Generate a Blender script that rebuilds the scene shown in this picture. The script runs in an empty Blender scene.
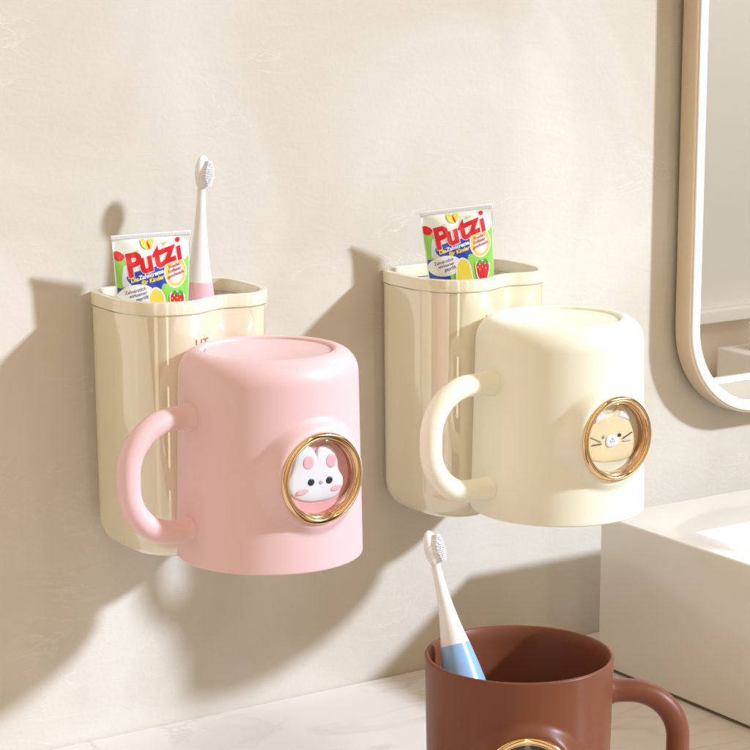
import bpy, bmesh, math, random
from mathutils import Vector, Matrix, noise
random.seed(4)
PI = math.pi
S = bpy.context.scene
COL = S.collection
CZ = -0.1978            # height of the counter top
H = 0.089               # mug height
R_RIM = 0.0400

# ------------------------------------------------------------ materials
def principled(name, col, rough=0.5, metal=0.0, coat=0.0, sss=0.0, spec=0.5, coat_rough=0.05):
    m = bpy.data.materials.new(name); m.use_nodes = True
    b = m.node_tree.nodes['Principled BSDF']
    b.inputs['Base Color'].default_value = (*col, 1)
    b.inputs['Roughness'].default_value = rough
    b.inputs['Metallic'].default_value = metal
    b.inputs['Coat Weight'].default_value = coat
    b.inputs['Coat Roughness'].default_value = coat_rough
    b.inputs['Specular IOR Level'].default_value = spec
    if sss:
        b.inputs['Subsurface Weight'].default_value = sss
        b.inputs['Subsurface Scale'].default_value = 0.004
        b.inputs['Subsurface Radius'].default_value = (1, .6, .4)
    return m

def N(m, t, **k):
    n = m.node_tree.nodes.new(t)
    for a, v in k.items():
        setattr(n, a, v)
    return n

def coat_ior(m, v):
    m.node_tree.nodes['Principled BSDF'].inputs['Coat IOR'].default_value = v
    return m

def fine_bump(m, scale=900, strength=0.05, dist=0.0002, rough_var=0.0):
    L = m.node_tree.links.new
    b = m.node_tree.nodes['Principled BSDF']
    tc = N(m, 'ShaderNodeTexCoord')
    n = N(m, 'ShaderNodeTexNoise'); n.inputs['Scale'].default_value = scale; n.inputs['Detail'].default_value = 3
    L(tc.outputs['Object'], n.inputs['Vector'])
    bp = N(m, 'ShaderNodeBump'); bp.inputs['Strength'].default_value = strength; bp.inputs['Distance'].default_value = dist
    L(n.outputs['Fac'], bp.inputs['Height']); L(bp.outputs['Normal'], b.inputs['Normal'])
    if rough_var:
        n2 = N(m, 'ShaderNodeTexNoise'); n2.inputs['Scale'].default_value = 45; n2.inputs['Detail'].default_value = 5
        L(tc.outputs['Object'], n2.inputs['Vector'])
        r0 = b.inputs['Roughness'].default_value
        mr = N(m, 'ShaderNodeMapRange'); mr.inputs['To Min'].default_value = r0 - rough_var; mr.inputs['To Max'].default_value = r0 + rough_var
        L(n2.outputs['Fac'], mr.inputs['Value']); L(mr.outputs['Result'], b.inputs['Roughness'])
    return m

def plaster():
    m = principled('plaster', (.7, .66, .6), .8, spec=.25)
    L = m.node_tree.links.new; b = m.node_tree.nodes['Principled BSDF']
    tc = N(m, 'ShaderNodeTexCoord')
    # broad trowelled mottling
    n1 = N(m, 'ShaderNodeTexNoise'); n1.inputs['Scale'].default_value = 7; n1.inputs['Detail'].default_value = 6; n1.inputs['Distortion'].default_value = .8
    L(tc.outputs['Object'], n1.inputs['Vector'])
    cr = N(m, 'ShaderNodeValToRGB')
    cr.color_ramp.elements[0].position = .3; cr.color_ramp.elements[0].color = (.585, .525, .438, 1)
    cr.color_ramp.elements[1].position = .7; cr.color_ramp.elements[1].color = (.715, .67, .60, 1)
    L(n1.outputs['Fac'], cr.inputs['Fac'])
    # thin horizontal trowel veins
    mp = N(m, 'ShaderNodeMapping'); mp.inputs['Scale'].default_value = (14, 1, 38)
    L(tc.outputs['Object'], mp.inputs['Vector'])
    n2 = N(m, 'ShaderNodeTexNoise'); n2.inputs['Scale'].default_value = 1.0; n2.inputs['Detail'].default_value = 8; n2.inputs['Roughness'].default_value = .62; n2.inputs['Distortion'].default_value = 1.3
    L(mp.outputs['Vector'], n2.inputs['Vector'])
    v = N(m, 'ShaderNodeValToRGB')
    e = v.color_ramp.elements
    e[0].position = .485; e[0].color = (0, 0, 0, 1); e[1].position = .5; e[1].color = (1, 1, 1, 1)
    x = e.new(.515); x.color = (0, 0, 0, 1)
    L(n2.outputs['Fac'], v.inputs['Fac'])
    n3 = N(m, 'ShaderNodeTexNoise'); n3.inputs['Scale'].default_value = 11; n3.inputs['Detail'].default_value = 2
    L(tc.outputs['Object'], n3.inputs['Vector'])
    msk = N(m, 'ShaderNodeMapRange'); msk.inputs['From Min'].default_value = .52; msk.inputs['From Max'].default_value = .66; msk.inputs['To Max'].default_value = .42
    L(n3.outputs['Fac'], msk.inputs['Value'])
    mul = N(m, 'ShaderNodeMath', operation='MULTIPLY'); L(v.outputs['Color'], mul.inputs[0]); L(msk.outputs['Result'], mul.inputs[1])
    mx = N(m, 'ShaderNodeMix', data_type='RGBA'); mx.inputs[7].default_value = (.80, .76, .70, 1)
    L(mul.outputs[0], mx.inputs[0]); L(cr.outputs['Color'], mx.inputs[6]); L(mx.outputs[2], b.inputs['Base Color'])
    # grain + scratches in the bump
    n4 = N(m, 'ShaderNodeTexNoise'); n4.inputs['Scale'].default_value = 420; n4.inputs['Detail'].default_value = 4
    L(tc.outputs['Object'], n4.inputs['Vector'])
    n5 = N(m, 'ShaderNodeTexNoise'); n5.inputs['Scale'].default_value = 1; n5.inputs['Detail'].default_value = 5; n5.inputs['Distortion'].default_value = 1
    mp5 = N(m, 'ShaderNodeMapping'); mp5.inputs['Scale'].default_value = (45, 20, 110); mp5.inputs['Rotation'].default_value = (0, .25, 0)
    L(tc.outputs['Object'], mp5.inputs['Vector']); L(mp5.outputs['Vector'], n5.inputs['Vector'])
    a = N(m, 'ShaderNodeMath', operation='MULTIPLY'); a.inputs[1].default_value = .35; L(n4.outputs['Fac'], a.inputs[0])
    s = N(m, 'ShaderNodeMath', operation='ADD'); L(a.outputs[0], s.inputs[0]); L(n5.outputs['Fac'], s.inputs[1])
    s2 = N(m, 'ShaderNodeMath', operation='ADD'); L(s.outputs[0], s2.inputs[0]); L(mul.outputs[0], s2.inputs[1])
    bp = N(m, 'ShaderNodeBump'); bp.inputs['Strength'].default_value = .25; bp.inputs['Distance'].default_value = .0011
    L(s2.outputs[0], bp.inputs['Height']); L(bp.outputs['Normal'], b.inputs['Normal'])
    return m

def marble():
    m = principled('marble', (.8, .76, .7), .22, coat=.3)
    L = m.node_tree.links.new; b = m.node_tree.nodes['Principled BSDF']
    tc = N(m, 'ShaderNodeTexCoord')
    mp = N(m, 'ShaderNodeMapping'); mp.inputs['Rotation'].default_value = (0, 0, .5); mp.inputs['Scale'].default_value = (7, 17, 7)
    L(tc.outputs['Object'], mp.inputs['Vector'])
    n2 = N(m, 'ShaderNodeTexNoise'); n2.inputs['Scale'].default_value = 1; n2.inputs['Detail'].default_value = 7; n2.inputs['Distortion'].default_value = 1.2
    L(mp.outputs['Vector'], n2.inputs['Vector'])
    v = N(m, 'ShaderNodeValToRGB'); e = v.color_ramp.elements
    e[0].position = .47; e[0].color = (.79, .74, .70, 1); e[1].position = .495; e[1].color = (.66, .59, .53, 1)
    x = e.new(.53); x.color = (.80, .76, .71, 1)
    L(n2.outputs['Fac'], v.inputs['Fac'])
    n3 = N(m, 'ShaderNodeTexNoise'); n3.inputs['Scale'].default_value = 9
    L(tc.outputs['Object'], n3.inputs['Vector'])
    mr = N(m, 'ShaderNodeMapRange'); mr.inputs['From Min'].default_value = .4; mr.inputs['From Max'].default_value = .62
    L(n3.outputs['Fac'], mr.inputs['Value'])
    mx = N(m, 'ShaderNodeMix', data_type='RGBA'); mx.inputs[6].default_value = (.80, .745, .705, 1)
    L(mr.outputs['Result'], mx.inputs[0]); L(v.outputs['Color'], mx.inputs[7]); L(mx.outputs[2], b.inputs['Base Color'])
    return m

def clear_plastic():
    m = bpy.data.materials.new('clear_plastic'); m.use_nodes = True
    nt = m.node_tree; nt.nodes.clear(); L = nt.links.new
    o = nt.nodes.new('ShaderNodeOutputMaterial'); t = nt.nodes.new('ShaderNodeBsdfTransparent'); g = nt.nodes.new('ShaderNodeBsdfGlossy')
    g.inputs['Roughness'].default_value = .03
    mix = nt.nodes.new('ShaderNodeMixShader'); fr = nt.nodes.new('ShaderNodeMath'); fr.operation = 'MULTIPLY_ADD'; fr.inputs[1].default_value = .8; fr.inputs[2].default_value = .04
    lw = nt.nodes.new('ShaderNodeLayerWeight'); pw = nt.nodes.new('ShaderNodeMath'); pw.operation = 'POWER'; pw.inputs[1].default_value = 5
    L(lw.outputs['Facing'], pw.inputs[0]); L(pw.outputs[0], fr.inputs[0]); lw.inputs['Blend'].default_value = .5
    L(fr.outputs[0], mix.inputs[0]); L(t.outputs[0], mix.inputs[1]); L(g.outputs[0], mix.inputs[2]); L(mix.outputs[0], o.inputs[0])
    return m

M = dict(
    pink=fine_bump(principled('pink_plastic', (.83, .565, .575), .42, coat=.12, sss=.12, coat_rough=.3), 1400, .05, rough_var=.04),
    cream=fine_bump(principled('cream_plastic', (.92, .905, .745), .42, coat=.12, sss=.12, coat_rough=.3), 1400, .05, rough_var=.04),
    brown=fine_bump(principled('brown_plastic', (.195, .062, .027), .42, spec=.28, coat=.05, coat_rough=.25), 1400, .05, rough_var=.04),
    holder=principled('ivory_gloss_plastic', (.82, .75, .56), .16, coat=1.0, sss=.1, coat_rough=.03),
    holder_rim=principled('ivory_rim_plastic', (.86, .80, .62), .16, coat=.8, coat_rough=.03),
    gold=principled('polished_gold', (.86, .60, .33), .14, metal=1),
    gold_dark=principled('inner_gold', (.62, .38, .24), .22, metal=1),
    white=principled('white_plastic', (.86, .85, .86), .3, coat=.3),
    white_soft=principled('white_bristles', (.85, .84, .86), .7),
    bunny_white=principled('white_enamel', (.80, .80, .84), .32, sss=.1),
    blush=principled('pink_enamel', (.84, .47, .50), .4),
    rose_disc=principled('rose_enamel', (.80, .40, .42), .35), sand_disc=principled('sand_enamel', (.68, .64, .47), .35),
    tan=principled('tan_enamel', (.80, .66, .40), .35),
    dark=principled('black_enamel', (.035, .04, .045), .25),
    grey=principled('grey_enamel', (.45, .42, .42), .4),
    dark_brown=principled('dark_brown_enamel', (.05, .03, .025), .25),
    pinkhandle=principled('pink_rubber', (.86, .50, .54), .35),
    bluehandle=principled('blue_rubber', (.28, .50, .86), .3, coat=.3),
    plaster=plaster(), marble=marble(), clear=clear_plastic(),
    ceramic=fine_bump(principled('white_ceramic', (.80, .755, .69), .22, coat=.6), 30, .03, .001),
    frame=principled('mirror_frame_champagne', (.76, .62, .46), .4, metal=.25),
    frame_face=principled('mirror_frame_white', (.86, .82, .78), .35),
    mirror=principled('mirror_glass', (.96, .97, .96), .015, metal=1),
    greywall=principled('grey_plaster', (.84, .83, .81), .85),
    tanwall=principled('tan_panel', (.78, .66, .54), .8),
    whitepaint=principled('white_paint', (.90, .88, .86), .5),
    ink=principled('rust_ink', (.42, .10, .06), .5),
    gap_and_backing=principled('shadow_gap_and_backing', (.16, .12, .09), .8),  # shade under the basin put into colour; also the mirror backing
)
def ink(name, c, r=.3): return principled(name, c, r, coat=.4)
T = dict(base=ink('tube_foil', (.84, .88, .82)), red=ink('ink_red', (.72, .012, .03)), blue=ink('ink_blue', (.02, .06, .52)),
         green=ink('ink_green', (.30, .68, .10)), yellow=ink('ink_yellow', (.92, .72, .08)), white=ink('ink_white', (.88, .88, .88)),
         orange=ink('ink_orange', (.93, .62, .20)), pink=ink('ink_pink', (.88, .42, .42)), navy=ink('ink_navy', (.03, .04, .22)),
         dgreen=ink('ink_dark_green', (.06, .34, .07)), pale=ink('ink_pale_blue', (.72, .76, .90)))

coat_ior(M['holder'], 2.35); coat_ior(M['holder_rim'], 1.8)
# ------------------------------------------------------------ helpers
def obj(name, bm, mat, parent=None, smooth=True, fix=True):
    me = bpy.data.meshes.new(name)
    if fix: bmesh.ops.recalc_face_normals(bm, faces=bm.faces)
    if smooth:
        for f in bm.faces: f.smooth = True
        for e in bm.edges:
            if len(e.link_faces) == 2 and e.calc_face_angle(0) > math.radians(38): e.smooth = False
    bm.to_mesh(me); bm.free()
    me.materials.append(mat)
    o = bpy.data.objects.new(name, me); COL.objects.link(o)
    if parent: o.parent = parent
    return o

def tag(o, label=None, cat=None, group=None, kind=None):
    for k, v in (('label', label), ('category', cat), ('group', group), ('kind', kind)):
        if v: o[k] = v
    return o

def thing(name, label, cat, loc, rot=(0, 0, 0), group=None):
    o = bpy.data.objects.new(name, None); COL.objects.link(o)
    o.empty_display_size = .01; o.location = loc; o.rotation_euler = rot
    return tag(o, label, cat, group)

def lathe(prof, seg=96, bm=None, axis_close=True):
    bm = bm or bmesh.new(); rings = []
    for r, z in prof:
        if r < 1e-7: rings.append([bm.verts.new((0, 0, z))])
        else: rings.append([bm.verts.new((r*math.cos(2*PI*k/seg), r*math.sin(2*PI*k/seg), z)) for k in range(seg)])
    for a, b in zip(rings, rings[1:]):
        if len(a) == 1 and len(b) == 1: continue
        for k in range(seg):
            j = (k+1) % seg
            if len(a) == 1: bm.faces.new((a[0], b[k], b[j]))
            elif len(b) == 1: bm.faces.new((a[k], b[0], a[j]))
            else: bm.faces.new((a[k], b[k], b[j], a[j]))
    return bm

def arc(cx, cz, r, a0, a1, n):
    return [(cx + r*math.cos(math.radians(a0+(a1-a0)*i/n)), cz + r*math.sin(math.radians(a0+(a1-a0)*i/n))) for i in range(n+1)]

def densify(pr, step):
    out = [pr[0]]
    for (r0, z0), (r1, z1) in zip(pr, pr[1:]):
        n = max(1, int(math.hypot(r1-r0, z1-z0)/step))
        for i in range(1, n+1): out.append((r0+(r1-r0)*i/n, z0+(z1-z0)*i/n))
    return out

def torus(Rm, rm, seg=96, sec=20, bm=None, z=0):
    bm = bm or bmesh.new(); g = []
    for i in range(seg):
        a = 2*PI*i/seg
        g.append([bm.verts.new(((Rm+rm*math.cos(2*PI*j/sec))*math.cos(a), (Rm+rm*math.cos(2*PI*j/sec))*math.sin(a), z+rm*math.sin(2*PI*j/sec))) for j in range(sec)])
    for i in range(seg):
        for j in range(sec):
            bm.faces.new((g[i][j], g[(i+1) % seg][j], g[(i+1) % seg][(j+1) % sec], g[i][(j+1) % sec]))
    return bm

def tube(path, radii, sec=28, up=Vector((0, 1, 0)), squash=1.0):
    bm = bmesh.new(); rings = []
    for i, p in enumerate(path):
        t = (path[min(i+1, len(path)-1)] - path[max(i-1, 0)]).normalized()
        n = up.cross(t).normalized(); b = t.cross(n)
        rings.append([bm.verts.new(p + n*radii[i]*math.cos(2*PI*k/sec) + b*radii[i]*squash*math.sin(2*PI*k/sec)) for k in range(sec)])
    for a, c in zip(rings, rings[1:]):
        for k in range(sec): bm.faces.new((a[k], a[(k+1) % sec], c[(k+1) % sec], c[k]))
    bm.faces.new(rings[0]); bm.faces.new(rings[-1])
    return bm

def box(x0, x1, y0, y1, z0, z1, bev=0.0, bm=None, seg=3):
    own = bmesh.new()
    bmesh.ops.create_cube(own, size=1)
    for v in own.verts: v.co = Vector(((x0+x1)/2+v.co.x*(x1-x0), (y0+y1)/2+v.co.y*(y1-y0), (z0+z1)/2+v.co.z*(z1-z0)))
    if bev: bmesh.ops.bevel(own, geom=list(own.edges), offset=bev, segments=seg, profile=.5, affect='EDGES')
    if bm is None: return own
    me = bpy.data.meshes.new('t'); own.to_mesh(me); own.free(); bm.from_mesh(me); bpy.data.meshes.remove(me)
    return bm

def smooth_closed(pts, sub=8):
    out = []; n = len(pts)
    for i in range(n):
        p0, p1, p2, p3 = pts[i-1], pts[i], pts[(i+1) % n], pts[(i+2) % n]
        for k in range(sub):
            t = k/sub
            out.append(tuple(.5*((2*p1[c]) + (-p0[c]+p2[c])*t + (2*p0[c]-5*p1[c]+4*p2[c]-p3[c])*t*t + (-p0[c]+3*p1[c]-3*p2[c]+p3[c])*t**3) for c in (0, 1)))
    return out

def puffy(outline, thick, centre=None, power=.5, rings=9):
    """inflated flat figure in the xy plane, front at +z"""
    if centre is None: centre = (sum(p[0] for p in outline)/len(outline), sum(p[1] for p in outline)/len(outline))
    bm = bmesh.new(); n = len(outline); g = []
    g.append([bm.verts.new((p[0], p[1], 0)) for p in outline])
    for i in range(rings):
        s = math.cos(.5*PI*(i+.4)/rings)**.6 if i else .985
        s = [.985, .95, .90, .82, .72, .6, .46, .3, .14][i]
        z = thick*(1-s**4)**power
        g.append([bm.verts.new((centre[0]+(p[0]-centre[0])*s, centre[1]+(p[1]-centre[1])*s, z)) for p in outline])
    for a, b in zip(g, g[1:]):
        for k in range(n): bm.faces.new((a[k], a[(k+1) % n], b[(k+1) % n], b[k]))
    c = bm.verts.new((*centre, thick))
    for k in range(n): bm.faces.new((g[-1][k], g[-1][(k+1) % n], c))
    return bm

def ell(cx, cy, a, b, rot=0, n=40):
    c, s = math.cos(rot), math.sin(rot)
    return [(cx+a*math.cos(t)*c-b*math.sin(t)*s, cy+a*math.cos(t)*s+b*math.sin(t)*c) for t in [2*PI*i/n for i in range(n)]]

# ------------------------------------------------------------ mug
def badge_face(parent, kind, colour):
    """figure in the badge's own xy plane; u right, v up, +z towards the viewer"""
    W = .0407/585; V = .039/660; KS = dict(bunny=1.02, cat=1.12, bear=1)[kind]; V *= 1.07 if kind == 'cat' else 1
    def P(x, y, cx=343, cy=378, k=1.0):
        u = (x-cx)*W; v = -(y-cy)*V - .17*u
        return (u*KS, v*KS)
    def piece(name, pts, th, z, mat, power=.5, label=None):
        o = obj(name, puffy(pts, th, power=power), mat, parent); o.location = (0, 0, z)
        return o
    if kind == 'bunny':
        head = smooth_closed([P(*q) for q in ((128, 440), (150, 370), (168, 300), (180, 215), (212, 172), (262, 163), (300, 190), (316, 222), (332, 176), (370, 150), (415, 153), (452, 190), (468, 250), (472, 318), (505, 375), (502, 440), (455, 512), (380, 545), (280, 562), (195, 550), (142, 508))], 6)
        piece('bunny_face', head, .0016, 0, M['bunny_white'])
        for x, y, a, b in ((257, 282, 38, 50), (412, 260, 38, 50)): piece('inner_ear', ell(*P(x, y), a*W, b*V, -.1), .0004, .00148, M['blush'])
        for x, y in ((273, 418), (398, 397)): piece('eye', ell(*P(x, y), 24*W, 26*V), .0005, .0015, M['dark'])
        piece('nose', ell(*P(340, 415), 14*W, 14*V), .0003, .00155, M['grey'])
        for x, y in ((218, 489), (448, 449)): piece('cheek', ell(*P(x, y), 43*W, 22*V, .15), .0003, .00135, M['blush'])
    elif kind == 'cat':
        C_ = dict(cx=325, cy=378)
        head = smooth_closed([P(*q, **C_) for q in ((112, 420), (122, 340), (165, 272), (190, 215), (225, 196), (258, 222), (300, 214), (328, 196), (352, 160), (385, 148), (425, 185), (455, 250), (485, 320), (492, 400), (470, 470), (400, 510), (300, 528), (200, 532), (140, 500))], 6)
        piece('cat_face', head, .0010, 0, M['tan'])
        piece('inner_ear', [P(*q, **C_) for q in ((178, 284), (190, 240), (215, 208), (240, 212), (260, 240), (222, 262))], .0004, .0009, M['bunny_white'])
        piece('inner_ear', [P(*q, **C_) for q in ((343, 228), (358, 195), (385, 176), (410, 188), (428, 215), (430, 246), (388, 236))], .0004, .0009, M['bunny_white'])
        piece('muzzle', smooth_closed([P(*q, **C_) for q in ((256, 395), (268, 362), (303, 346), (348, 362), (352, 398), (325, 420), (288, 430), (264, 424))], 5), .0006, .0011, M['bunny_white'])
        piece('eye', ell(*P(243, 366, **C_), 12*W, 12*V), .0007, .0010, M['grey'])
        piece('eye', ell(*P(357, 348, **C_), 13*W, 13*V), .0004, .0013, M['dark'])
        piece('nose', ell(*P(303, 374, **C_), 10*W, 7*V), .0003, .0017, M['grey'])
        mouth = tube([Vector((*P(x, y, **C_), .0018)) for x, y in ((284, 388), (291, 396), (302, 388), (312, 394), (320, 384))], [.00016]*5, 8, Vector((0, 0, 1)))
        obj('mouth', mouth, M['grey'], parent)
        for (a, b, mt) in (((152, 375), (222, 398), 'grey'), ((160, 427), (225, 412), 'dark'), ((382, 368), (452, 325), 'dark'), ((384, 384), (442, 376), 'grey')):
            pa, pb = P(*a, **C_), P(*b, **C_)
            obj('whisker', tube([Vector((*pa, .00105 if pa[0] < 0 else .0014)), Vector((*pb, .0013 if pb[0] < 0 else .00105))], [.00028, .00028], 10, Vector((0, 0, 1))), M[mt], parent)
    else:
        k = 1.0
        head = smooth_closed([(x*.001, y*.001) for x, y in ((-12, -1), (-11.4, 5), (-11.5, 10), (-8, 12), (-4.5, 9.8), (0, 10.3), (4.5, 9.8), (8, 12), (11.5, 10), (11.4, 5), (12, -1), (9, -7), (0, -9.5), (-9, -7))], 6)
        piece('bear_face', head, .0022, 0, M['dark_brown'])
        piece('muzzle', ell(0, -2.5e-3, .004, .003), .0012, .002, M['tan'])
        piece('nose', ell(0, -1.4e-3, .0012, .0009), .0004, .0032, M['dark'])
        for s in (-1, 1): piece('eye', ell(s*.0055, 0.0005, .0009, .001), .0005, .0021, M['dark'])

def make_mug(name, label, colour, kind, loc, rot, zb, inverted, reach=.0290, drop=0.0, size=1.0):
    root = thing(name, label, 'mug', loc, rot, 'mugs with round animal badges')
    root.scale = (size,)*3
    rs = .0383
    prof = [(0, .0016), (.0258, .0016), (.0266, .0013), (.0270, .0020), (.0274, .0020), (.0278, .0006), (.0288, .0000), (.0295, .0000)]
    prof += [(rs-.0095+.0095*math.sin(t), .0105-.0105*math.cos(t)) for t in [PI/2*i/22 for i in range(1, 23)]]
    outer_top = (R_RIM, H-.0006)
    prof += densify([prof[-1], outer_top], .0006)[1:]
    nout = len(prof)
    prof += arc(R_RIM-.0009, H-.0008, .0009, 10, 170, 8)
    prof += densify([(R_RIM-.0026, H-.0020), (rs-.0027, .016)], .004) + [(rs-.0040, .0085), (rs-.0085, .0052), (rs-.014, .0046), (0, .0044)]
    bm = lathe(prof, 320)
    yb = -(R_RIM+.0022)
    def sm(a, b, x):
        t = max(0, min(1, (x-a)/(b-a))); return t*t*t*(t*(6*t-15)+10)
    bm.verts.ensure_lookup_table()
    for v in bm.verts:
        x, y, z = v.co
        r = math.hypot(x, y)
        if y > -.018 or z < .004 or z > H-.0003: continue
        Rz = rs + (R_RIM-rs)*(z-.0105)/(H-.0105)
        if r < Rz-.0014: continue
        d = math.hypot(x, z-zb)
        if d < .034:
            w = 1-sm(.0188, .0262, d)
            v.co.y = y + (yb-y)*w
            if d < .0168: v.co.y = yb+.0050
    obj('body', bm, M[colour], root)
    # handle (upright: leaves at +x)
    z1, z2, xo = H-.0150+drop, H-.0635+drop, R_RIM+reach
    rc = .0215
    x0 = R_RIM-.0024
    pts = []
    for i in range(6): pts.append(Vector((x0+(xo-rc-x0)*i/6, 0, z1)))
    for i in range(17):
        a = PI/2*(1-i/16); pts.append(Vector((xo-rc+rc*math.cos(a), 0, z1-rc+rc*math.sin(a))))
    for i in range(1, 5): pts.append(Vector((xo, 0, z1-rc+(z2+rc-z1+rc)*i/5)))
    for i in range(17):
        a = -PI/2*i/16; pts.append(Vector((xo-rc+rc*math.cos(a), 0, z2+rc+rc*math.sin(a))))
    for i in range(1, 7): pts.append(Vector((xo-rc+(x0-xo+rc)*i/6, 0, z2)))
    rad = []
    for p in pts:
        e = max(0, (x0+.006-p.x)/.006); rad.append(.0050 + .0016*e*e)
    obj('handle', tube(pts, rad, 36), M[colour], root)
    # badge frame: local +z looks out along -y of the mug
    bd = bpy.data.objects.new('badge', None)
    ring = torus(.0180, .0015, 128, 24)
    # second inner bead of the ring
    torus(.01625, .00035, 128, 12, ring, -.0004)
    bo = obj('badge', ring, M['gold'], root)
    bpy.data.objects.remove(bd)
    bo.location = (0, yb-.0002, zb)
    bo.rotation_euler = (PI/2, PI if inverted else 0, 0)
    if inverted: bo.rotation_euler = Matrix(((-1, 0, 0), (0, 0, -1), (0, -1, 0))).to_euler()
    liner = bmesh.new()
    lathe([(.0170, .0004), (.0163, -.0002), (.0161, -.0016), (.0156, -.0020), (.0154, -.0044)], 96, liner)
    obj('inner_rim', liner, M['gold_dark'], bo)
    plate = lathe([(0, 0), (.0162, 0), (.0162, -.0004), (0, -.0004)], 96)
    po = obj('backing_disc', plate, dict(bunny=M['rose_disc'], cat=M['sand_disc'], bear=M['dark'])[kind], bo); po.location = (0, 0, -.0041)
    fig = bpy.data.objects.new('figure', None)
    bpy.data.objects.remove(fig)
    before = set(bpy.data.objects)
    badge_face(bo, kind, colour)
    for o in set(bpy.data.objects)-before:
        o.location.z += -.0040; o.location.x += .0011; o.location.y += -.0008 if kind == 'cat' else 0
    dome = lathe([(0, .0012)] + [(.0164*math.sin(t), -.0002+.0014*math.cos(t)) for t in [PI/2*i/12 for i in range(1, 13)]], 96)
    obj('cover_lens', dome, M['clear'], bo)
    return root

FLIP = (0, PI, 0)
make_mug('mug', 'pink mug hanging upside down with a white bunny badge in a gold ring', 'pink', 'bunny', (0, -.0950, .0018), FLIP, .0486, True, .0275, .0, 1.025)
make_mug('mug', 'cream white mug hanging upside down with a tan cat badge in a gold ring', 'cream', 'cat', (.1602, -.0955, .0005), FLIP, .0496, True, .0315, .0012, 1.035)
th = math.radians(56.4)
BA = (th-PI/2) + math.radians(2)
make_mug('mug', 'brown mug standing upright on the counter with a blue toothbrush inside', 'brown', 'bear', (.0440, -.2195, CZ+.0006), (0, 0, BA), .0475, False, .0285, -.0020, .968)

# ------------------------------------------------------------ holders
HX0, HX1, HD = -.0438, .0318, .0610
def holder_outline(n=220):
    r = .0270; rb = .0150
    pts = []
    def seg(a, b, k):
        for i in range(k): pts.append((a[0]+(b[0]-a[0])*i/k, a[1]+(b[1]-a[1])*i/k))
    def cor(cx, cy, rr, a0, a1, k):
        for i in range(k): 
            a = math.radians(a0+(a1-a0)*i/k); pts.append((cx+rr*math.cos(a), cy+rr*math.sin(a)))
    seg((HX0+rb, 0), (HX1-rb, 0), 30)
    cor(HX1-rb, -rb, rb, 90, 0, 22)
    seg((HX1, -rb), (HX1, -HD+r), 24)
    cor(HX1-r, -HD+r, r, 0, -90, 30)
    seg((HX1-r, -HD), (HX0+r, -HD), 40)
    cor(HX0+r, -HD+r, r, -90, -180, 30)
    seg((HX0, -HD+r), (HX0, -rb), 24)
    cor(HX0+rb, -rb, rb, 180, 90, 22)
    out = []
    for x, y in pts:
        f = max(0, min(1, (-y-.030)/.024)); f = f*f*(3-2*f)
        out.append((x, y+.0078*math.exp(-((x-.0015)/.0130)**2)*f))
    for _ in range(14):
        out = [((out[i-1][0]+2*out[i][0]+out[(i+1) % len(out)][0])/4, (out[i-1][1]+2*out[i][1]+out[(i+1) % len(out)][1])/4) for i in range(len(out))]
    return out
OUT = holder_outline()
def offset(pts, d):
    n = len(pts); o = []
    for i in range(n):
        dx = pts[(i+1) % n][0]-pts[i-1][0]; dy = pts[(i+1) % n][1]-pts[i-1][1]; l = math.hypot(dx, dy)
        o.append((pts[i][0]+dy/l*d, pts[i][1]-dx/l*d))     # traversed clockwise: this goes inwards
    return o
def area(p): return .5*sum(p[i-1][0]*p[i][1]-p[i][0]*p[i-1][1] for i in range(len(p)))
SGN = -1 if area(OUT) < 0 else 1
_a0 = abs(area(OUT)); 
if abs(area(offset(OUT, .002))) > _a0: SG = -1
else: SG = 1
def inset(d): return offset(OUT, SG*d)
def loft(layers, cap0=True, cap1=True, loop=False):
    bm = bmesh.new(); g = [[bm.verts.new((x, y, z)) for x, y in pts] for pts, z in layers]
    m = len(g[0])
    pairs = list(zip(g, g[1:])) + ([(g[-1], g[0])] if loop else [])
    for a, b in pairs:
        for k in range(m): bm.faces.new((a[k], a[(k+1) % m], b[(k+1) % m], b[k]))
    if not loop:
        if cap0: bm.faces.new(g[0])
        if cap1: bm.faces.new(g[-1])
    return bm
def taper(pts, z, ztop):
    k = 1-.045*(ztop-z)/.12
    cx = (HX0+HX1)/2
    return [(cx+(x-cx)*k, y*k) for x, y in pts]

def text_mesh(body, size, align='CENTER', bold=0.0, shear=0.0, spacing=1.0):
    cu = bpy.data.curves.new('t', 'FONT'); cu.body = body; cu.size = size; cu.align_x = align; cu.align_y = 'CENTER'
    cu.offset = bold; cu.shear = shear; cu.space_character = spacing; cu.resolution_u = 4
    o = bpy.data.objects.new('t', cu); COL.objects.link(o)
    dg = bpy.context.evaluated_depsgraph_get(); dg.update()
    me = bpy.data.meshes.new_from_object(o.evaluated_get(dg))
    bpy.data.objects.remove(o); bpy.data.curves.remove(cu)
    bm = bmesh.new(); bm.from_mesh(me); bpy.data.meshes.remove(me)
    return bm
def dice(bm, step):
    xs = [v.co.x for v in bm.verts]; ys = [v.co.y for v in bm.verts]
    for ax, lo, hi in ((0, min(xs), max(xs)), (1, min(ys), max(ys))):
        k = math.ceil(lo/step)*step
        while k < hi:
            co = (k, 0, 0) if ax == 0 else (0, k, 0); no = (1, 0, 0) if ax == 0 else (0, 1, 0)
            bmesh.ops.bisect_plane(bm, geom=list(bm.verts)+list(bm.edges)+list(bm.faces), plane_co=co, plane_no=no, dist=1e-7)
            k += step
    return bm

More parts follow.
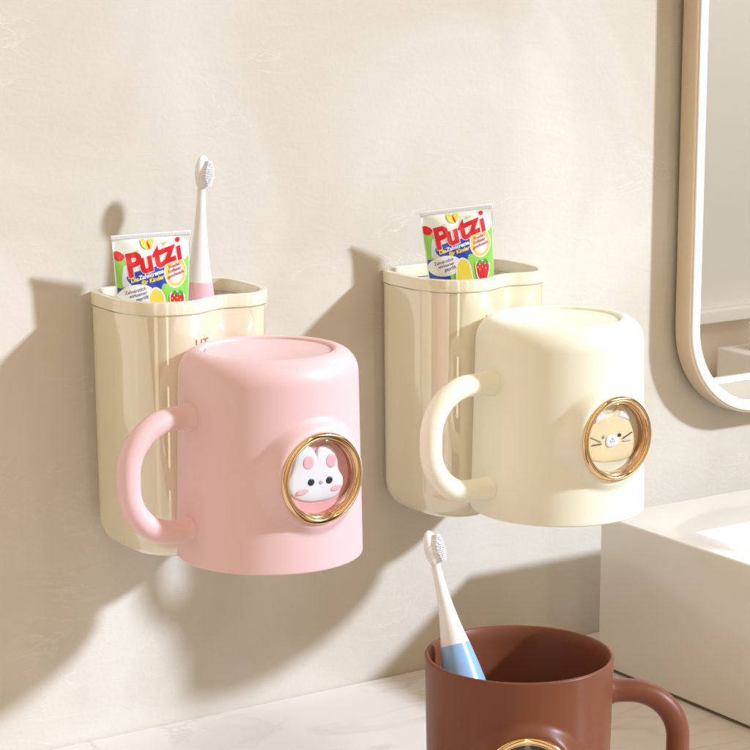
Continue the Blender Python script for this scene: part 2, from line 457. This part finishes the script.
def make_holder(label, x, ztop, zbot):
    root = thing('toothbrush_holder', label, 'toothbrush holder', (x, -.0008, ztop), group='ivory holders mounted on the wall')
    hb = zbot-ztop
    L = []
    for ins, z in ((.0105, hb), (.0068, hb+.0007), (.0040, hb+.0024), (.0018, hb+.0055), (.0005, hb+.0095), (0.0, hb+.014)):
        k = 1-ins/.030
        L.append((taper([((HX0+HX1)/2+(a-(HX0+HX1)/2)*k, -.028+(b+.028)*k) for a, b in inset(.0004)], z, 0), z))
    for z in (hb+.03, hb+.06, hb+.09, -.0064): L.append((taper(inset(.0004), z, 0), z))
    L.append((taper(inset(.0026), -.0064, 0), -.0064))
    for z in (-.03, hb+.01): L.append((taper(inset(.0028), z, 0), z))
    L.append((taper(inset(.005), hb+.006, 0), hb+.006))
    obj('body', loft(L), M['holder'], root)
    rim = []
    for ins, z in ((.0006, -.0062), (0, -.0056), (0, -.0008), (.0003, -.0002), (.0009, 0), (.0026, 0), (.0032, -.0002), (.0035, -.0008), (.0035, -.0060), (.0030, -.0062)):
        rim.append((inset(ins), z))
    obj('rim', loft(rim, loop=True), M['holder_rim'], root)
    obj('divider', box(HX0+.0038, HX0+.0135, -.0330, -.0180, hb+.012, -.0042, .0012), M['holder_rim'], root)
    # small print on the front, just above where the mug hangs
    tm = dice(text_mesh('LIT', .0056, 'LEFT', .00010, 0, 1.15), .0008)
    def front(px):
        best = min((p for p in inset(.0004) if p[1] < -.035), key=lambda p: abs(p[0]-px)); return best[1]
    for v in tm.verts:
        px = -.0165+v.co.x; z = -.0222+v.co.y-(0)
        k = 1-.045*(-z)/.12
        v.co = Vector((px, front(px/k)*k-.00012, z+.0022))
    t = obj('printed_letters', tm, M['ink'], root, smooth=False, fix=False)
    return root
make_holder('ivory wall holder with toothpaste and a pink toothbrush, behind the pink mug', 0.0, .0190, -.1000)
make_holder('ivory wall holder with only a toothpaste tube, behind the cream white mug', .1595, .0152, -.1050)

# ------------------------------------------------------------ toothpaste tubes
def make_tube(label, origin, rot, w_top=.0362, w_bot=.0295, hgt=.062):
    """local x across, z up, front towards -y; origin at the middle of the crimped top"""
    root = thing('toothpaste_tube', label, 'toothpaste', origin, rot, 'printed toothpaste tubes')
    def width(v): return w_top + (w_bot-w_top)*min(1, (-v)/hgt)
    def thick(v):
        t = min(1, max(0, (-v-.0022)/.05)); return .0004 + .0085*t**.8
    def Sf(u, v, lift=0.0, side=-1):
        # u in metres on the flat print, -1..1 across after normalising
        s = max(-1, min(1, u/(w_top/2)))
        hw = width(v)/2
        prof = max(0.0, 1-abs(s)**2.2)**.75
        crease = .00045*math.sin(s*7+v*260)*math.exp(v/.018)+.00025*math.sin(s*3.1-v*140+1)
        return Vector((s*hw, side*(thick(v)*prof+crease*(1 if side < 0 else .5)*(-v > .003)+.0002+lift), v))
    bm = bmesh.new(); nu, nv = 48, 60; g = {}
    for j in range(nv+1):
        v = -hgt*j/nv
        for i in range(nu+1):
            s = math.sin(PI/2*(-1+2*i/nu))
            g[i, j, 0] = bm.verts.new(Sf(s*w_top/2, v)); 
            g[i, j, 1] = bm.verts.new(Sf(s*w_top/2, v, 0, 1))
    for j in range(nv):
        for i in range(nu):
            for q in (0, 1): bm.faces.new((g[i, j, q], g[i+1, j, q], g[i+1, j+1, q], g[i, j+1, q]))
        for i in (0, nu): bm.faces.new((g[i, j, 0], g[i, j, 1], g[i, j+1, 1], g[i, j+1, 0]))
    for j in (0, nv):
        for i in range(nu): bm.faces.new((g[i, j, 0], g[i+1, j, 0], g[i+1, j, 1], g[i, j, 1]))
    obj('tube_body', bm, T['base'], root)
    cp = box(-w_top/2-.0002, w_top/2+.0002, -.0007, .0007, -.0016, .0002, .0002)
    cr = obj('crimp', cp, T['white'], root)
    rg = bmesh.new()
    for i in range(44):
        x = -w_top/2+.0006+i*(w_top-.0012)/43
        box(x-.00018, x+.00018, -.0008, -.0006, -.0015, 0, 0, rg)
    obj('crimp_ridges', rg, T['pale'], cr, smooth=False)
    lay = [0]
    def decal(name, bm2, mat, parent=None, shift=(0, 0), rot_=0, lift=None, step=.0011):
        c, s = math.cos(rot_), math.sin(rot_)
        for v in bm2.verts:
            x, y = v.co.x, v.co.y; v.co = Vector((shift[0]+x*c-y*s, shift[1]+x*s+y*c, 0))
        # keep inside the sheet
        for co, no in (((w_top/2-.0004, 0, 0), (1, 0, 0)), ((-w_top/2+.0004, 0, 0), (-1, 0, 0)), ((0, -hgt+.001, 0), (0, -1, 0)), ((0, -.0018, 0), (0, 1, 0))):
            bmesh.ops.bisect_plane(bm2, geom=list(bm2.verts)+list(bm2.edges)+list(bm2.faces), plane_co=co, plane_no=no, clear_outer=True)
        bmesh.ops.triangulate(bm2, faces=bm2.faces)
        dice(bm2, step)
        lay[0] += 1
        lf = .00006+lay[0]*.000010
        for v in bm2.verts: v.co = Sf(v.co.x, v.co.y, lf)
        return obj(name, bm2, mat, root, smooth=True, fix=False)
    def poly(pts):
        b = bmesh.new(); b.faces.new([b.verts.new((x, y, 0)) for x, y in pts]); return b
    mm = .001
    def pp(*q): return poly(smooth_closed([(a*mm, b*mm) for a, b in q], 5))
    def grow(q, k, cx, cy): return [((a-cx)*k+cx, (b-cy)*k+cy) for a, b in q]
    # pixel grid of the print: photo crop (70..660, 110..610) -> metres
    def X(x): return (x-365)/590*w_top
    def Y(y, x=365): return -(y-84)/7.5/2300*1.05*.93
    def Q(*q): return poly(smooth_closed([(X(a), Y(b + (a-365)*.075)) for a, b in q], 5))
    decal('green_panel', Q((75, 300), (100, 270), (150, 300), (200, 400), (420, 380), (600, 300), (665, 280), (665, 700), (665, 1000), (75, 1000), (75, 640)), T['green'])
    decal('pale_panel', Q((150, 330), (200, 400), (170, 500), (120, 500), (120, 420)), T['pale'])
    decal('strawberry', Q((60, 250), (100, 225), (150, 260), (130, 300), (90, 300)), T['red'])
    decal('blue_panel', Q((180, 400), (300, 360), (455, 330), (470, 400), (470, 470), (430, 480), (390, 560), (300, 520), (190, 490), (150, 440)), T['blue'])
    decal('blue_panel', Q((60, 560), (120, 520), (200, 520), (260, 800), (60, 900)), T['blue'])
    # name, white outline behind red letters, climbing to the right
    letters = [('P', 205, 326, 190, .03), ('u', 300, 305, 178, .06), ('t', 398, 268, 198, .08), ('z', 480, 240, 182, .10), ('\u0131', 562, 236, 158, .10)]
    decal('round_patch', poly(ell(X(540), Y(400), .0058, .0070)), T['white'])
    decal('round_patch', poly(ell(X(541), Y(400), .0053, .0065)), T['orange'])
    decal('round_patch', poly(ell(X(530), Y(380), .0040, .0034)), T['yellow'])
    decal('round_patch', poly(ell(X(545), Y(405), .0036, .0046)), T['white'])
    for bold, mat, nm in ((.00085, 'white', 'letter_outline'), (.00056, 'red', 'name_lettering')):
        for ch, cx, cy, sz, r in letters:
            s = sz/7.5/2300*1.05*1.22
            decal(nm, text_mesh(ch, s, 'CENTER', bold, .12), T[mat], shift=(X(cx), Y(cy)), rot_=.16+r)
        decal(nm, poly(ell(X(560), Y(146), .00058+bold, .00058+bold)), T[mat])
    def line(s, cx, cy, sz, mat, r=.20, bold=.00004):
        decal('small_print', text_mesh(s, sz/7.5/2300*1.05, 'CENTER', bold, .15), T[mat], shift=(X(cx), Y(cy)), rot_=r, step=.002)
    line('Die', 208, 436, 44, 'yellow', bold=.00012); line('Zahncreme', 340, 402, 44, 'white', bold=.00012); line('für Kinder', 350, 444, 44, 'yellow', bold=.00012)
    line('Frucht-', 532, 345, 34, 'red', .25); line('Erdbeer', 532, 380, 34, 'red', .25); line('geschmack', 540, 415, 32, 'red', .25)
    decal('speech_panel', poly(ell(X(215), Y(560), .0088, .0050, .12)), T['white'])
    line('Zahnärztlich', 208, 522, 34, 'navy', .2); line('wirksamer', 225, 553, 34, 'navy', .2); line('geprüft', 255, 583, 36, 'navy', .2)
    # plain yellow round patch and strawberry at the lower right
    decal('yellow_patch', Q((300, 640), (320, 545), (365, 500), (420, 530), (445, 610), (440, 800), (300, 800)), T['white'])
    decal('yellow_patch', Q((310, 640), (328, 555), (368, 515), (412, 540), (434, 610), (430, 800), (310, 800)), T['yellow'])
    decal('strawberry', Q((478, 590), (490, 545), (540, 535), (600, 550), (620, 600), (590, 700), (540, 740), (490, 680)), T['white'])
    decal('strawberry', Q((486, 590), (498, 553), (540, 545), (592, 557), (608, 600), (580, 690), (540, 725), (498, 670)), T['red'])
    decal('strawberry_leaf', Q((500, 552), (525, 528), (548, 545), (575, 525), (598, 548), (600, 566), (550, 560)), T['dgreen'])
    for x, y in ((500, 600), (520, 580), (518, 622), (545, 602), (570, 580), (575, 620)): decal('seed', poly(ell(X(x), Y(y), .0003, .0004)), T['yellow'])
    # little butterfly and stars along the top
    for dx, rr in ((-20, .5), (22, -.5)): decal('butterfly', poly(ell(X(325+dx), Y(158), .0013, .0024, rr)), T['yellow'])
    decal('butterfly', poly(ell(X(335), Y(172), .0005, .0018, .3)), T['red'])
    for x, y in ((248, 208), (462, 160)):
        decal('star', poly([(X(x)+.0009*(1 if k % 2 == 0 else .45)*math.cos(k*PI/5), Y(y)+.0009*(1 if k % 2 == 0 else .45)*math.sin(k*PI/5)) for k in range(10)]), T['orange'])
    return root
make_tube('green and white toothpaste tube with red lettering beside the pink toothbrush', (-.0228, -.0320, .0462), (math.radians(4), math.radians(-1.5), math.radians(-14)))
make_tube('white and green toothpaste tube with red lettering, alone in its holder', (.1450, -.0320, .0460), (math.radians(4), math.radians(-5.5), math.radians(-24)))

# ------------------------------------------------------------ toothbrushes
def make_brush(label, tip, foot, hm, L=.13, split=.055, wmax=.0110):
    """local z runs from the foot (0) to the tip (L)"""
    tip = Vector(tip); foot = Vector(foot); d = (tip-foot).normalized()
    base = tip-d*L
    root = thing('toothbrush', label, 'toothbrush', base)
    root.rotation_mode = 'QUATERNION'
    g = Vector((.40, -.92, 0)); g = (g-d*g.dot(d)).normalized()      # the bristles face this way
    ax = (-g).cross(d)
    root.rotation_quaternion = Matrix((ax, -g, d)).transposed().to_quaternion()
    zs = L-split
    prof = [(0, 0), (.007, 0), (.0095, .001), (.0108, .004), (.0106, .02), (.0102, zs-.036), (.0096, zs-.022), (.0079, zs-.010), (.0061, zs)]
    obj('grip', lathe(densify(prof+[(0, zs)], .003), 48), hm, root)
    up = []
    for i in range(31):
        t = i/30; z = zs + (L-.0150-zs)*t
        r = .0020 + (.0060-.0020)*(1-t)**1.8
        up.append((r, z))
    obj('neck', lathe([(0, zs+.0001)] + up + [(0, L-.0140)], 48), M['white'], root)
    hb = bmesh.new()
    bmesh.ops.create_uvsphere(hb, u_segments=40, v_segments=24, radius=1)
    for v in hb.verts:
        x, y, z = v.co
        v.co = Vector((x*.0044, y*.0030-.0004, L-.0080+z*.0080))
    obj('head', hb, M['white'], root)
    # bristle tufts, front is -y
    tf = bmesh.new()
    bmesh.ops.create_uvsphere(tf, u_segments=32, v_segments=20, radius=1)
    for v in tf.verts:
        x, y, z = v.co
        v.co = Vector((x*.0031, -.0026+y*.0012, L-.0080+z*.0060))
    random.seed(9)
    for a in range(-4, 5):
        for b in range(-7, 8):
            cx, cz = (a+.5*(b % 2))*.00074, L-.0080+b*.00078
            q = (cx/.0033)**2+((cz-L+.0080)/.0061)**2
            if q > 1: continue
            k = 7; y1 = -.0046-.0006*(1-q)+random.uniform(-.00012, .00012); rr = .00033
            dx, dz = random.uniform(-.0001, .0001), random.uniform(-.0001, .0001)
            r0 = [tf.verts.new((cx+rr*math.cos(2*PI*i/k), -.0026, cz+rr*math.sin(2*PI*i/k))) for i in range(k)]
            r1 = [tf.verts.new((cx+dx+rr*math.cos(2*PI*i/k), y1, cz+dz+rr*math.sin(2*PI*i/k))) for i in range(k)]
            c = tf.verts.new((cx+dx, y1-.0002, cz+dz))
            for i in range(k):
                tf.faces.new((r0[i], r0[(i+1) % k], r1[(i+1) % k], r1[i])); tf.faces.new((r1[i], r1[(i+1) % k], c))
    obj('bristles', tf, M['white_soft'], root)
    return root
make_brush('white toothbrush with pink grip standing in the left wall holder', (.0052, -.0300, .0795), (.0030, -.0290, .0215), M['pinkhandle'], split=.0575)
make_brush('white toothbrush with blue grip leaning in the brown mug', (.0225, -.1840, -.0640), (.0250, -.2050, -.1180), M['bluehandle'], L=.122, split=.0478)

# ------------------------------------------------------------ mirror
def rr_outline(x0, x1, z0, z1, r, n=20):
    p = []
    for cx, cz, a in ((x1-r, z1-r, 0), (x0+r, z1-r, 90), (x0+r, z0+r, 180), (x1-r, z0+r, 270)):
        for i in range(n+1):
            t = math.radians(a+90*i/n); p.append((cx+r*math.cos(t), cz+r*math.sin(t)))
    return p
MX0, MZ0, FW = .3119, -.0845, .0072
mroot = thing('wall_mirror', 'tall rounded wall mirror in a pale champagne frame at the right edge', 'mirror', (MX0, 0, MZ0))
def mlayers(ls, loop=False, caps=True):
    bm = bmesh.new(); g = []
    for ins, y in ls:
        p = rr_outline(ins, .42-ins, ins, .70-ins, .052-ins)
        g.append([bm.verts.new((a, y, b)) for a, b in p])
    m = len(g[0]); pr = list(zip(g, g[1:])) + ([(g[-1], g[0])] if loop else [])
    for a, b in pr:
        for k in range(m): bm.faces.new((a[k], a[(k+1) % m], b[(k+1) % m], b[k]))
    if not loop and caps: bm.faces.new(g[-1]); bm.faces.new(g[0])
    return bm
obj('frame', mlayers([(.0002, -.0040), (0, -.0045), (0, -.0150), (.0006, -.0156), (.0012, -.0157), (.0012, -.0040)], True), M['frame'], mroot)
obj('front_trim', mlayers([(.0013, -.0120), (.0013, -.0160), (.0017, -.0165), (FW-.0004, -.0165), (FW, -.0161), (FW, -.0120)], True), M['frame_face'], mroot)
obj('mirror_glass', mlayers([(FW+.0001, -.0125), (FW+.0001, -.0148)]), M['mirror'], mroot)
obj('backing', mlayers([(.014, -.0003), (.014, -.0119)]), M['gap_and_backing'], mroot)

# ------------------------------------------------------------ washbasin (white block with a square bowl)
BX, BY, BZ = .2260, -.0483, -.1165
def basin():
    bm = bmesh.new()
    x0, x1, y1, y0 = BX, BX+.46, BY, BY-.175
    rx0, ry1 = .2450, -.1015
    rx1, ry0 = x1-.03, y0+.018
    zf = CZ+.016
    o = [(x0, y0), (x1, y0), (x1, y1), (x0, y1)]; r = [(rx0, ry0), (rx1, ry0), (rx1, ry1), (rx0, ry1)]
    r2 = [(rx0+.006, ry0+.006), (rx1-.006, ry0+.006), (rx1-.006, ry1-.006), (rx0+.006, ry1-.006)]
    A = [bm.verts.new((x, y, CZ+.0016)) for x, y in o]; B = [bm.verts.new((x, y, BZ)) for x, y in o]
    Cc = [bm.verts.new((x, y, BZ)) for x, y in r]; D = [bm.verts.new((x, y, BZ-.030)) for x, y in r2]
    bm.faces.new(A); bm.faces.new(D)
    for g, h in ((A, B), (B, Cc), (Cc, D)):
        for k in range(4): bm.faces.new((g[k], g[(k+1) % 4], h[(k+1) % 4], h[k]))
    bmesh.ops.recalc_face_normals(bm, faces=bm.faces)
    bmesh.ops.bevel(bm, geom=[e for e in bm.edges if e.calc_face_angle(0) > .3], offset=.0012, segments=4, profile=.5, affect='EDGES')
    return bm
bs = thing('washbasin', 'square white ceramic washbasin standing on the counter at the right', 'washbasin', (0, 0, 0))
obj('bowl', basin(), M['ceramic'], bs)
obj('foot_shadow_gap', box(BX+.0012, BX+.4588, BY-.1738, BY-.0012, CZ+.0002, CZ+.0022), M['gap_and_backing'], bs, smooth=False)  # dark strip painting in the shade of the gap under the basin

# ------------------------------------------------------------ setting
def struct(name, bm, mat, smooth=False):
    return tag(obj(name, bm, mat, smooth=smooth), kind='structure')
struct('wall', box(-1.6, 2.6, 0, .06, -.60, 1.2), M['plaster'])
struct('counter', box(-1.5, 1.12, -.42, -.0002, CZ-.03, CZ, .002), M['marble'])
# the far side of the room, which only the mirror shows
struct('opposite_wall', box(.9, 3.0, -1.36, -1.28, -.306, .25), M['greywall'])
struct('opposite_wall_base', box(.9, 3.0, -1.355, -1.275, -.80, -.3215), M['tanwall'])
tag(obj('wall_ledge', box(.9, 3.0, -1.38, -1.262, -.3212, -.3063, .001), M['whitepaint'], smooth=False), 'white ledge along the far wall, seen in the mirror', 'ledge')
struct('low_shelf', box(.9, 3.0, -1.274, -1.10, -.455, -.445, .001), M['whitepaint'])
tag(obj('storage_block', box(1.458, 1.62, -1.255, -1.17, -.4449, -.352, .0015), M['whitepaint'], smooth=False), 'white block on a low shelf, seen in the mirror', 'block')
tag(obj('cup', lathe([(0, 0), (.017, 0), (.0185, .002), (.019, .034), (.0182, .034), (.0175, .003), (0, .002)], 48), M['whitepaint']), 'small white cup on the white block, seen in the mirror', 'cup').location = (1.497, -1.212, -.3518)

# ------------------------------------------------------------ light
w = bpy.data.worlds.new('World'); S.world = w; w.use_nodes = True
nt = w.node_tree; nt.nodes.clear(); L = nt.links.new
out = nt.nodes.new('ShaderNodeOutputWorld'); bg = nt.nodes.new('ShaderNodeBackground')
tc = nt.nodes.new('ShaderNodeTexCoord'); sp = nt.nodes.new('ShaderNodeSeparateXYZ')
L(tc.outputs['Generated'], sp.inputs[0])
at = nt.nodes.new('ShaderNodeMath'); at.operation = 'ARCTAN2'
L(sp.outputs['Y'], at.inputs[0]); L(sp.outputs['X'], at.inputs[1])
dv = nt.nodes.new('ShaderNodeMath'); dv.operation = 'DIVIDE'; dv.inputs[1].default_value = 2*PI
L(at.outputs[0], dv.inputs[0])
fr = nt.nodes.new('ShaderNodeMath'); fr.operation = 'FRACT'; L(dv.outputs[0], fr.inputs[0])
ramp = nt.nodes.new('ShaderNodeValToRGB'); e = ramp.color_ramp.elements
K = (.36, .235, .095, 1)
KL = (.58, .41, .21, 1); KD = (.07, .04, .018, 1)
stops = [(0, K), (.27, K), (.36, KL), (.56, KL)]
for a0, a1, I in ((.600, .617, 3.0), (.672, .680, 6.0), (.735, .741, 5.5), (.785, .803, 3.0), (.856, .868, 3.8)):
    c = (I, I*.83, I*.62, 1)
    stops += [(a0-.002, KD if a0 > .78 else K), (a0, c), (a1, c), (a1+.002, KD if a0 == .785 else K)]
stops += [(.809, KD), (.850, KD), (.885, K), (.92, KD), (.95, KD), (.97, K)]
e[0].position = 0; e[0].color = K; e[1].position = 1; e[1].color = K
for p, c in stops[1:]:
    q = e.new(p); q.color = c
L(fr.outputs[0], ramp.inputs[0])
vr = nt.nodes.new('ShaderNodeMapRange'); vr.inputs['From Min'].default_value = -.5; vr.inputs['From Max'].default_value = .6; vr.inputs['To Min'].default_value = .45; vr.inputs['To Max'].default_value = 1.3
L(sp.outputs['Z'], vr.inputs['Value'])
vm = nt.nodes.new('ShaderNodeVectorMath'); vm.operation = 'SCALE'
L(ramp.outputs[0], vm.inputs[0]); L(vr.outputs['Result'], vm.inputs['Scale']); L(vm.outputs[0], bg.inputs['Color'])
bg.inputs['Strength'].default_value = .68
L(bg.outputs[0], out.inputs[0])

sd = Vector((-1.0, 1.0, -.74)).normalized()
sl = bpy.data.lights.new('sun', 'SUN'); sl.energy = 4.4; sl.angle = math.radians(3.8); sl.color = (.715, .835, 1.0)
so = bpy.data.objects.new('sun', sl); COL.objects.link(so); so.rotation_euler = sd.to_track_quat('-Z', 'Y').to_euler()

al = bpy.data.lights.new('far_wall_fill', 'AREA'); al.energy = 7.0; al.size = .5; al.color = (1, .98, .94)  # added fill, no real fixture: brightens the far wall for the mirror
ao = bpy.data.objects.new('far_wall_fill', al); COL.objects.link(ao); ao.location = (1.6, -.55, .85)
ao.rotation_euler = (Vector((1.75, -1.28, -.2))-ao.location).to_track_quat('-Z', 'Y').to_euler()
# ------------------------------------------------------------ camera
cam = bpy.data.cameras.new('camera'); co = bpy.data.objects.new('camera', cam); COL.objects.link(co)
p = math.atan(455/2300)
F = Vector((math.cos(th)*math.cos(p), math.sin(th)*math.cos(p), -math.sin(p)))
co.location = (-.5049, -.9388, .1838)
co.rotation_euler = F.to_track_quat('-Z', 'Y').to_euler()
cam.sensor_width = 36; cam.lens = 36*2300/750; cam.clip_start = .01; cam.clip_end = 100
S.camera = co
S.view_settings.view_transform = 'Standard'; S.view_settings.look = 'None'; S.view_settings.gamma = 1; S.view_settings.exposure = 0
S.render.engine = 'CYCLES'
S.cycles.max_bounces = 10
